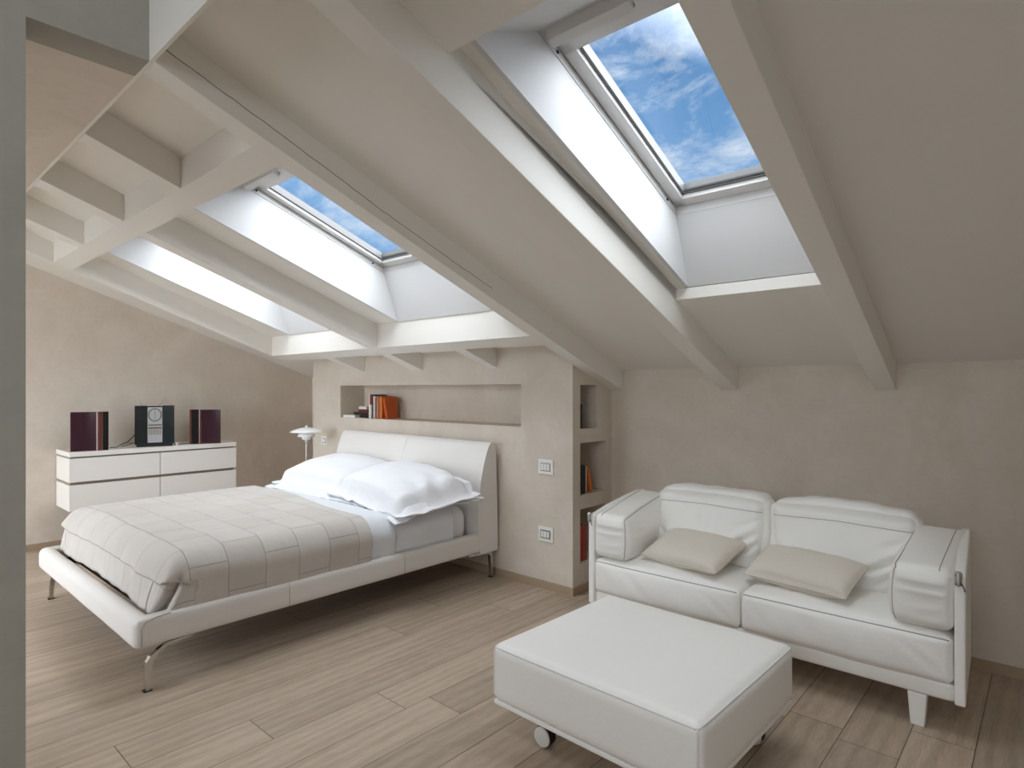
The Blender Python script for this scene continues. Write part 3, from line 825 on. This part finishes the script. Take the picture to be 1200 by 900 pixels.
# ------------------------------------------------------------------ hi-fi
def speaker(cy, rz, mirror, label):
    s = empty('speaker', (XL+.335, cy, .8405), label, 'speaker', None, rz)
    w, d, h = .262, .17, .325
    MB().rbox((-d/2, -w/2, 0), (d/2-.012, w/2, h), .003, 2).build('cabinet', M['black'], s)
    m = -1 if mirror else 1
    def strip(a, b, mat, nm, ft=.0):
        ya, yb = sorted((m*a*w, m*b*w))
        # gently curved vertical strip
        mb = MB(); n = 8; vs = []; fs = []
        for i in range(n+1):
            t = i/n; y = ya+(yb-ya)*t; x = d/2-.010+ft*sin(pi*t)+.006
            vs += [(d/2-.014, y, .003), (x, y, .003), (x, y, h-.003), (d/2-.014, y, h-.003)]
        for i in range(n):
            for k in range(4): fs.append((i*4+k, i*4+(k+1)%4, (i+1)*4+(k+1)%4, (i+1)*4+k))
        fs += [(0,1,2,3), tuple(n*4+k for k in range(4))[::-1]]
        mb.add(vs, fs); mb.build(nm, mat, s)
    if not mirror:  # front face divided into coloured vertical strips
        strip(-.5, .17, M['purple'], 'front_grille', .004); strip(.175, .345, M['rust'], 'side_panel', .006); strip(.35, .5, M['black'], 'edge_strip', .0)
    else:
        strip(-.5, .12, M['purple'], 'front_grille', .004); strip(.125, .22, M['rust'], 'side_panel', .006); strip(.225, .43, M['black'], 'edge_strip', .0); strip(.435, .5, M['rust'], 'corner_strip', 0)
    return s
speaker(1.440, -.235, False, 'dark aubergine speaker at the end of the chest nearest the camera')
speaker(2.375, -.375, True, 'dark aubergine speaker at the bed end of the chest of drawers')
hf_ = empty('music_centre', (XL+.37, 1.925, .8405), 'upright black glass music centre with a silver panel and a round dial, between two speakers', 'stereo', None, -.30)
MB().rbox((-.15, -.14, 0), (.02, .14, .028), .003, 1).build('base', M['rubber'], hf_)
tl = radians(-9)
def tilt(v):  # lean back about the bottom edge
    x, y, z = v
    return Vector((x*cos(tl)+(z)*sin(tl)*1.0, y, .022 + z*cos(tl) - x*sin(tl)))
def tbox(a, b, nm, mat, par=hf_, r=.0015):
    mb = MB().rbox(a, b, r, 1); mb.v = [tilt(v) for v in mb.v]; return mb.build(nm, mat, par)
H = .345
tbox((-.060, -.150, .0), (.0, .150, H), 'body', M['black'])
tbox((.001, -.155, .0), (.008, -.058, H+.003), 'glass_door', M['smoke'])
tbox((.001, .062, .0), (.008, .155, H+.003), 'glass_door', M['smoke'])
pn = tbox((.001, -.056, .012), (.007, .060, H-.012), 'silver_panel', M['silver'])
mb = MB().tube([(.0085, .002+.049*cos(a*2*pi/40), H-.082+.056*sin(a*2*pi/40)) for a in range(40)], .0036, 6, True)
mb.v = [tilt(v) for v in mb.v]; mb.build('dial_ring', M['greyplastic'], pn, True)
tbox((.007, .0005, H-.13), (.009, .0025, H-.03), 'dial_needle', M['greyplastic'], pn, .0003)
tbox((.007, -.050, H-.178), (.009, .054, H-.170), 'display_bar', M['rubber'], pn, .0003)
tbox((.007, -.050, H-.203), (.009, .054, H-.195), 'display_bar', M['rubber'], pn, .0003)
for r in range(5):
    for cc in range(6):
        tbox((.007, -.048+cc*.017, .085+r*.012), (.0095, -.036+cc*.017, .093+r*.012), 'key', M['gapmat'], pn, .0004)
for sgn, yy in ((-1, -.075), (1, .02)):
    mb = MB().tube([(-.03, yy, H-.02), (-.035, yy+sgn*(.06), H+.075 if sgn > 0 else H+.06)], [.0032, .0022], 6); mb.v = [tilt(v) for v in mb.v]
    an = mb.build('antenna', M['chrome'], hf_)
    mb = MB().lathe([(0,-.003),(.004,0),(0,.004)], (-.035, yy+sgn*.06, H+.077 if sgn > 0 else H+.062), 8); mb.v = [tilt(v) for v in mb.v]; mb.build('antenna_tip', M['chrome'], an, True)
cb = MB().tube([(XL+.28, 1.60, .846), (XL+.30, 1.65, .850), (XL+.27, 1.70, .872), (XL+.24, 1.75, .885), (XL+.23, 1.785, .92), (XL+.25, 1.80, .945)], .004, 6)
cb.tube([(XL+.23, 1.70, .846), (XL+.22, 1.75, .855), (XL+.24, 1.79, .88)], .003, 6)
tag(cb.build('cable', M['rubber'], None, True), 'black cable looping up behind the music centre from the near speaker', 'cable')
cb = MB().tube([(XL+.30, 2.11, .844), (XL+.31, 2.16, .845), (XL+.29, 2.22, .845), (XL+.27, 2.27, .846)], .0035, 6)
tag(cb.build('cable', M['greyplastic'], None, True), 'short dark cable lying between the music centre and the far speaker', 'cable')
tag(MB().rbox((XL+.375, 2.085, .8405), (XL+.405, 2.110, .866), .002, 2).build('power_adapter', M['plastic']), 'tiny white cube standing at the foot of the music centre', 'adapter')

# ------------------------------------------------------------------ switches
def switch(x, z, w, h, dark, rockers, label):
    s = empty('light_switch', (x, YH, z), label, 'switch')
    mb = MB().rbox((-w/2, -.009, -h/2), (w/2, 0, h/2), .003, 2); mb.build('cover_plate', M['plastic'], s)
    iw, ih = w*.66, h*.56
    MB().rbox((-iw/2, -.011, -ih/2), (iw/2, -.006, ih/2), .002, 1).build('surround', M['rubber'] if dark else M['gapmat'], s)
    n = rockers; g = .003; k = iw-.012; ww = (k-(n-1)*g)/n
    for i in range(n):
        x0 = -k/2+i*(ww+g)
        MB().rbox((x0, -.0145, -ih/2+.006), (x0+ww, -.008, ih/2-.006), .0015, 1).build('rocker', M['plastic'], s)
switch(-2.571, .826, .130, .100, False, 3, 'upper wall switch with three pale rockers on the headboard wall near the sofa')
switch(-2.571, .370, .130, .100, True, 3, 'lower wall switch with a black surround, above the skirting by the bed leg')
switch(-5.355, .850, .105, .085, False, 1, 'single wall switch between the table lamp and the headboard')

# ------------------------------------------------------------------ books
def book(cx, cy, z, w, d, h, col, label, cat='book', group=None, lean=0, flat=False, rz=0, name='book'):
    """upright: w = spine thickness along x, d = depth, h = height; spine faces -y"""
    b = empty(name, (cx, cy, z), label, cat, group)
    b.rotation_euler = (0, lean, rz)
    t = .0022
    m = simple('book_cover', srgb(*col), .5, bump=(80,.0003), vary=.05, scale=20)
    mb = MB()
    if not flat:
        mb.box((-w/2, 0, 0), (-w/2+t, d, h)).box((w/2-t, 0, 0), (w/2, d, h)).box((-w/2+t, 0, 0), (w/2-t, t, h))
        mb.build('cover', m, b)
        MB().box((-w/2+t, t, .003), (w/2-t, d-.004, h-.003)).build('pages', M['paper'], b)
    else:
        mb.box((-w/2, 0, 0), (w/2, d, t)).box((-w/2, 0, h-t), (w/2, d, h)).box((-w/2, 0, t), (w/2, t, h-t))
        mb.build('cover', m, b)
        MB().box((-w/2+.003, t, t), (w/2-.003, d-.004, h-t)).build('pages', M['paper'], b)
    return b
NZ = 1.0895
G1 = 'books in the long niche above the headboard'
# lying books
book(-4.965, 3.245, NZ, .195, .16, .022, (238,236,232), 'white book lying at the bottom of the stack in the long niche', group=G1, flat=True)
book(-4.800, 3.30, NZ, .13, .15, .024, (24,24,26), 'black book lying on the niche floor beside the white one', group=G1, flat=True)
book(-4.870, 3.31, NZ+.0245, .23, .15, .024, (30,30,32), 'wide black book lying second from the bottom in the niche stack', group=G1, flat=True)
book(-4.825, 3.32, NZ+.049, .19, .14, .028, (108,38,30), 'dark red book lying near the top of the niche stack', group=G1, flat=True)
book(-4.855, 3.32, NZ+.0775, .125, .12, .026, (240,238,234), 'small white book topping the niche stack', group=G1, flat=True)
# standing books
xs = -4.700
for (w, d, h, col, lab) in [
    (.010, .17, .220, (236,230,222), 'thin tall cream book standing first after the stack'),
    (.030, .17, .214, (122,50,32), 'tall rust brown book standing next to the cream one'),
    (.020, .16, .206, (66,26,24), 'tall dark maroon book standing in the niche row'),
    (.030, .16, .202, (206,200,198), 'pale grey book standing mid row in the long niche'),
    (.024, .16, .190, (112,30,34), 'crimson book standing mid row in the long niche'),
    (.008, .16, .196, (226,210,180), 'thin straw coloured book standing in the niche row'),
    (.028, .16, .200, (150,92,52), 'tan brown book standing beside the orange binders'),
    (.040, .17, .198, (214,112,40), 'orange book standing upright beside the leaning one')]:
    book(xs+w/2, 3.285, NZ, w, d, h, col, lab, group=G1); xs += w+.0012
book(-4.657, 3.262, NZ, .028, .015, .125, (230,226,220), 'short white booklet standing in front of the brown book', group=G1)
bk = book(xs+.090, 3.285, NZ+.0005, .030, .12, .190, (190,84,26), 'burnt orange book leaning against the upright orange one', group=G1, lean=-.26)
bk.location.x = xs+.068
# shelf niches (spines face the room, +x)
def sbook(cy, z, w, d, h, col, label, group, lean=0):
    b = book(CORN-.028, cy, z, w, d, h, col, label, group=group); b.rotation_euler = (0, -lean, pi/2)
    return b
sbook(3.335, 1.0885, .028, .17, .20, (30,30,34), 'black book standing alone in the top shelf niche', 'books in the shelf niches')
b2 = sbook(3.366, 1.0885, .018, .16, .165, (44,44,50), 'slim charcoal book leaning in the top shelf niche', 'books in the shelf niches')
y = 3.328
for (w, h, col, lab) in [(.022,.19,(70,64,60),'dark grey book first in the middle shelf niche'),(.034,.195,(20,20,22),'thick black book standing in the middle shelf niche'),
                         (.024,.19,(34,34,38),'second black book standing in the middle shelf niche'),(.012,.185,(200,190,172),'thin cream book in the middle shelf niche')]:
    sbook(y+w/2, .6455, w, .17, h, col, lab, 'books in the shelf niches'); y += w+.0015
sbook(y+.056, .6492, .022, .16, .175, (206,110,46), 'orange book leaning in the middle shelf niche', 'books in the shelf niches', lean=.22)
sbook(3.352, .1915, .05, .18, .245, (172,52,38), 'large red book standing in the bottom shelf niche', 'books in the shelf niches')
sbook(3.403, .1915, .045, .18, .235, (150,70,58), 'faded red book beside the large one in the bottom shelf niche', 'books in the shelf niches')

# ------------------------------------------------------------------ SOFA
SX0, SX1, SY0, SY1 = -1.985, -.250, 2.875, 3.420
so = empty('sofa', (-1.1175, 3.3, 0), 'white leather two seat sofa with slab sides standing along the plaster wall', 'sofa')
def side_panel(x0, x1):
    out = [(SY0,.135),(SY1,.135),(SY1,.722),(3.36,.724),(3.22,.705),(3.05,.675),(SY0+.03,.642),(SY0,.632)]
    mb = MB().prism(out, x0, x1)
    k = -.028 if x0 > -1 else .028
    for v in mb.v: v.x += k*(v.y-SY0)/(SY1-SY0)
    o = mb.build('side_panel', M['leather'], so)
    bv = o.modifiers.new('bevel', 'BEVEL'); bv.width = .008; bv.segments = 3; bv.limit_method = 'ANGLE'
    for p in o.data.polygons: p.use_smooth = False
    return o
pR = side_panel(SX1-.036, SX1); pL = side_panel(SX0, SX0+.036)
for (p, x) in ((pR, SX1-.018), (pL, SX0+.018)):
    m_b = MB().rbox((x-.019, SY0-.012, .598), (x+.007, SY0+.012, .652), .007, 3); m_b.build('zip_buckle', M['chrome'], p, True)
    MB().tube([(x-.004, SY0-.013, .648), (x-.004, SY0-.018, .615), (x-.003, SY0-.013, .600)], .004, 8).build('buckle_loop', M['silver'], p, True)
    MB().tube([(x+.006, SY0-.012, .61), (x+.014, SY0-.016, .595), (x+.017, SY0-.015, .582)], .0022, 6).build('zip_pull', M['greyplastic'], p, True)
cushion('base_rail', (SX1-SX0-.074, .52, .07), ((SX0+SX1)/2, 3.150, .170), .012, M['leather'], so, (30,20,4), wr=.0008, wf=5)
cushion('back_panel', (SX1-SX0-.074, .06, .50), ((SX0+SX1)/2, 3.392, .405), .015, M['leather'], so, (30,6,14), wr=.001, wf=5)
XC = -1.1175
for (xa, xb, sd) in ((SX0+.037, XC, 1.0), (XC, SX1-.037, 5.0)):
    w = xb-xa-.004
    def wp(p, u, v, w_):
        # crown of the seat, sinks a little towards the middle, softens at the gap
        if w_ > 0: p.z += .012*(1-u*u)*(1-v*v)
        return p
    cushion('seat_cushion', (w, .50, .185), ((xa+xb)/2, 3.122, .298), .028, M['leather'], so, (44,40,16), puff=(0,.022,.022), wr=.0045, wf=5, seed=sd, warp=wp,
            seams=[[(-.985,-1,.93),(0,-1,.93),(.985,-1,.93)]], seam_r=.0030,
            creases=[(1,-1,-.5+.2*sd/5,.6,-.2,-.6,.005,.07),(1,-1,.2,.8,.35,-.5,.003,.07),(1,-1,.55,.6,.9,-.6,.005,.05),(1,-1,-.85,.5,-.7,-.5,.003,.06),(2,1,.3,-.7,.6,.3,.006,.06),(2,1,-.7,-.7,-.2,-.2,.005,.06)])
# arm cushions
for (cx, sgn) in ((SX1-.036-.105, 1), (SX0+.036+.105, -1)):
    def wa(p, u, v, w_, s=sgn):
        # top rises towards the back, top leans inwards
        if w_ > -1: p.z += (v+1)/2*.085*(w_+1)/2; p.x += s*max(0,w_)*(v+1)/2*.012
        q = (w_+1)/2
        p.x -= s*.022*(1-q)*max(0, -u*s) * (0)   # keeps outer face on the panel
        if u*s < 0: p.x -= s*.030*sin(pi*min(1,q))*(-u*s)*max(0,1-.6*abs(v))
        return p
    fx = -sgn
    cushion('arm_cushion', (.205, .49, .235), (cx, SY0+.243, .527), .032, M['leather'], so, (18,36,20), puff=(.006,.014,.008), wr=.0045, wf=6, seed=3+sgn, warp=wa,
            seams=[[(fx*.93,-1,-.97),(fx*.93,-1,0),(fx*.93,-.985,.93),(fx*.93,-.3,1),(fx*.93,.93,1)], [(-fx*.55,-.97,1),(-fx*.55,0,1),(-fx*.55,.93,1)]], seam_r=.0022,
            creases=[(1,-1,-.9,.42,.9,.40,.018,.08),(1,-1,-.5,-.2,.7,-.05,.004,.08),(1,-1,-.2,-.6,.8,-.5,.003,.07),(0,-sgn,-.95,.3,-.3,.1,.005,.08)])
# back cushions
for (xa, xb, sd) in ((-1.765, -1.122, 2.0), (-1.112, -.452, 8.0)):
    def wb(p, u, v, w_):
        q = (w_+1)/2
        p.y += .085*q             # leans back
        if v < 0:
            p.y -= .030*sin(pi*q)*(1-u*u)*.8
            if w_ > .55: p.y -= .014*(1-abs(w_-.8)/.25 if abs(w_-.8) < .25 else 0)
        p.z += .012*(1-u*u)*max(0, w_)
        p.x *= 1 - .06*(1-q)**2 
        return p
    cushion('back_cushion', (xb-xa, .165, .385), ((xa+xb)/2, 3.278, .582), .058, M['leather'], so, (44,16,34), puff=(.012,.034,.014), wr=.010, wf=6, seed=sd, warp=wb,
            seams=[[(-.95,-1,.62),(0,-1,.66),(.95,-1,.62)]], seam_r=.0018,
            creases=[(1,-1,-.08,.55,.0,.0,.010,.045),(1,-1,.14,.55,.10,-.05,.008,.045),(1,-1,.98,.15,.30,-.50,.020,.065),(1,-1,.98,-.12,.45,-.75,.017,.055),(1,-1,-.98,.05,-.55,-.6,.014,.06),(1,-1,.95,.45,.5,.15,.010,.055),(1,-1,-.95,-.25,-.6,-.85,.010,.05)])
for x in (SX0+.16, SX1-.16):
    for y in (2.925, 3.36):
        vs = []
        for (z, hw) in ((0, .024), (.134, .033)): vs += [(x-hw, y-hw*.9, z), (x+hw, y-hw*.9, z), (x+hw, y+hw*.9, z), (x-hw, y+hw*.9, z)]
        mb = MB().hexa(vs); o = mb.build('leg', M['leather'], so)
        bv = o.modifiers.new('bevel', 'BEVEL'); bv.width = .004; bv.segments = 2
# throw cushions
def quad_cushion(label, A, B, C, D, h, seed):
    """A,B front corners, C back right, D back left"""
    A, B, C, D = map(Vector, (A, B, C, D)); ctr = (A+B+C+D)/4
    ex = ((B-A)+(C-D))/2; ey = ((D-A)+(C-B))/2; w, d = ex.length, ey.length
    X = ex.normalized(); Z = X.cross(ey).normalized(); Y = Z.cross(X)
    w *= 1.05; d *= 1.05
    vs, fs = pillow_mesh(w, d, h, .004, 40, 34, seed, .008, .035)
    R = Matrix((X, Y, Z)).transposed()
    o = mesh_obj('throw_cushion', vs, fs, M['linen'], None, True)
    o.matrix_world = Matrix.Translation(ctr) @ R.to_4x4()
    pts = []
    n = 20; fu, fv = 1+.004/(w/2), 1+.004/(d/2)
    def E(u, v):
        return Vector((u*fu*w/2*(1-.035*(1-v*v)*u*u), v*fv*d/2*(1-.035*(1-u*u)*v*v), 0))
    for i in range(n): pts.append(E(-1+2*i/n, -1))
    for i in range(n): pts.append(E(1, -1+2*i/n))
    for i in range(n): pts.append(E(1-2*i/n, 1))
    for i in range(n): pts.append(E(-1, 1-2*i/n))
    pp = MB().tube(pts, .0028, 6, True).build('piping', M['linen'], o, True)
    return tag(o, label, 'cushion', 'small linen cushions on the sofa')
quad_cushion('beige linen cushion lying on the sofa seat nearest the shelf niches', (-1.695,2.985,.445), (-1.275,2.905,.450), (-1.195,3.185,.535), (-1.625,3.245,.535), .115, 2.0)
quad_cushion('beige linen cushion lying on the sofa seat farthest from the shelf niches', (-1.155,3.03,.445), (-.700,2.915,.450), (-.625,3.135,.545), (-1.065,3.205,.535), .120, 6.0)

# ------------------------------------------------------------------ OTTOMAN
ot = empty('ottoman', (-1.155, 2.03, 0), 'large square white leather footstool on castors in front of the sofa', 'footstool', None, radians(-1.5))
def ow(p, u, v, w_):
    if w_ > 0: p.z += .014*(1-u**4)*(1-v**4)*w_
    return p
cushion('body', (.835, .775, .215), (0, 0, .287), .032, M['leather'], ot, (40,40,12), puff=(.006,.006,0), wr=.0016, wf=4, seed=3, warp=ow,
        seams=[[(-.97,-1,.93),(.97,-1,.93),(1,-.97,.93),(1,.97,.93),(.97,1,.93),(-.97,1,.93),(-1,.97,.93),(-1,-.97,.93),(-.97,-1,.93)],
               [(.98,-.98,.9),(.98,-.98,-.9)],[(-.98,-.98,.9),(-.98,-.98,-.9)],[(.98,.98,.9),(.98,.98,-.9)],[(-.98,.98,.9),(-.98,.98,-.9)]], seam_r=.0034, seam_mat=M['seam_light'])
MB().rbox((-.412, -.382, .168), (.412, .382, .184), .004, 2).build('base_board', M['leather'], ot)
for (x, y) in ((-.28, -.25), (.29, -.25), (.29, .31), (-.28, .31)):
    w = empty_part = MB().lathe([(0,-.012),(.030,-.012),(.036,-.008),(.037,-.003),(.030,.002),(0,.002)], (x, y, .038), 32, 'y').build('wheel', M['plastic'], ot)
    smooth_by_angle(w, 40)
    smooth_by_angle(MB().lathe([(.010,-.0),(.0375,.0),(.0385,.006),(.0385,.028),(.0375,.034),(.010,.034)], (x, y-.001, .039), 32, 'y').build('tyre', M['rubber'], w), 40)
    MB().rbox((x-.014, y+.012, .07), (x+.014, y+.040, .160), .003, 2).build('castor_fork', M['rubber'], w)

# fix parents: parts modelled in world space under an offset empty
bpy.context.view_layer.update()
for root in (bed, so):
    inv = Matrix.Translation(-Vector(root.location))
    for o in [q for q in bpy.data.objects if q.parent == root]:
        o.data.transform(inv)
        for c2 in [q for q in bpy.data.objects if q.parent == o]:
            c2.data.transform(inv)
            for c3 in [q for q in bpy.data.objects if q.parent == c2]: c3.data.transform(inv)

# ------------------------------------------------------------------ sky
w = bpy.data.worlds.new('sky'); bpy.context.scene.world = w; w.use_nodes = True
nt = w.node_tree; N = nt.nodes.new; L = nt.links.new
bg = nt.nodes['Background']
tc = N('ShaderNodeTexCoord'); sx = N('ShaderNodeSeparateXYZ'); L(tc.outputs['Generated'], sx.inputs[0])
mpp = N('ShaderNodeMapping'); mpp.inputs['Scale'].default_value = (1, 1, 2.0); mpp.inputs['Location'].default_value = (3.7, 1.3, .4)
L(tc.outputs['Generated'], mpp.inputs['Vector'])
n1 = N('ShaderNodeTexNoise'); n1.inputs['Scale'].default_value = 6.5; n1.inputs['Detail'].default_value = 10; n1.inputs['Roughness'].default_value = .68; n1.inputs['Distortion'].default_value = .35
L(mpp.outputs[0], n1.inputs['Vector'])
cr = N('ShaderNodeValToRGB'); L(n1.outputs['Fac'], cr.inputs['Fac'])
cr.color_ramp.elements[0].position = .42; cr.color_ramp.elements[0].color = (0,0,0,1); cr.color_ramp.elements[1].position = .63; cr.color_ramp.elements[1].color = (1,1,1,1)
gr = N('ShaderNodeMapRange'); gr.inputs['From Min'].default_value = .25; gr.inputs['From Max'].default_value = .85; L(sx.outputs['Z'], gr.inputs['Value'])
sk = N('ShaderNodeMix'); sk.data_type = 'RGBA'; sk.inputs['A'].default_value = srgb(98,142,188); sk.inputs['B'].default_value = srgb(30,72,126)
L(gr.outputs['Result'], sk.inputs['Factor'])
cl = N('ShaderNodeMix'); cl.data_type = 'RGBA'; cl.inputs['B'].default_value = srgb(184,194,208)
L(cr.outputs['Color'], cl.inputs['Factor']); L(sk.outputs['Result'], cl.inputs['A'])
# the sky is far brighter on the hazy sun's side, over the camera's shoulder
dt = N('ShaderNodeVectorMath'); dt.operation = 'DOT_PRODUCT'
D = Vector((.56, -.25, .79)).normalized(); dt.inputs[1].default_value = D; L(tc.outputs['Generated'], dt.inputs[0])
hz = N('ShaderNodeMapRange'); hz.interpolation_type = 'LINEAR'; hz.inputs['From Min'].default_value = -.05; hz.inputs['From Max'].default_value = .50
hz.inputs['To Min'].default_value = 0; hz.inputs['To Max'].default_value = 1; L(dt.outputs['Value'], hz.inputs['Value'])
hc = N('ShaderNodeMix'); hc.data_type = 'RGBA'; L(hz.outputs['Result'], hc.inputs['Factor']); L(cl.outputs['Result'], hc.inputs['A'])
HAZE = 6.0
hc.inputs['B'].default_value = (HAZE*.93, HAZE*.985, HAZE*1.09, 1)
L(hc.outputs['Result'], bg.inputs['Color']); bg.inputs['Strength'].default_value = 1.0

# daylight portals in the openings (guide sampling only)
def portal(loc, rot, sx_, sy_):
    l = bpy.data.lights.new('daylight_portal', 'AREA'); l.shape = 'RECTANGLE'; l.size = sx_; l.size_y = sy_
    l.cycles.is_portal = True
    o = bpy.data.objects.new('daylight_portal', l); o.location = loc; o.rotation_euler = rot; COL.objects.link(o)
ang = math.atan(SL)
for w_ in WIN:
    ymid = (w_['yt']+w_['yb'])/2
    portal(RP((w_['xa']+w_['xb'])/2, ymid, .60), (-ang, 0, 0), w_['xb']-w_['xa'], (w_['yb']-w_['yt'])/cos(ang)+.05)

portal(((WX0+WX1)/2, YN-.16, (WZ0+WZ1)/2), (radians(90), 0, 0), WX1-WX0, WZ1-WZ0)
portal(((HX0+HX1)/2, (HY0+HY1)/2, 3.53), (0, 0, 0), HX1-HX0, HY1-HY0)
portal((XR+.16, (RY0+RY1)/2, (RZ0+RZ1)/2), (radians(90), 0, radians(90)), RY1-RY0, RZ1-RZ0)
portal(((LX0+LX1)/2, -1.71, (LZ0+LZ1)/2), (radians(90), 0, 0), LX1-LX0, LZ1-LZ0)

# ------------------------------------------------------------------ camera
cd = bpy.data.cameras.new('camera'); cam = bpy.data.objects.new('camera', cd); COL.objects.link(cam)
cam.location = (0, 0, 1.35); cam.rotation_euler = (radians(90), 0, math.atan(635/710.5))
cd.sensor_width = 36; cd.lens = 36*710.5/1200; cd.shift_y = 6.8/1200; cd.clip_start = .05
sc = bpy.context.scene
sc.camera = cam
vs_ = sc.view_settings
vs_.view_transform = 'Standard'; vs_.look = 'None'; vs_.gamma = 1; vs_.use_curve_mapping = False; vs_.exposure = 0.64
sc.cycles.use_denoising = True
sc.cycles.max_bounces = 10; sc.cycles.diffuse_bounces = 8; sc.cycles.transparent_max_bounces = 16
sc.cycles.sample_clamp_indirect = 8
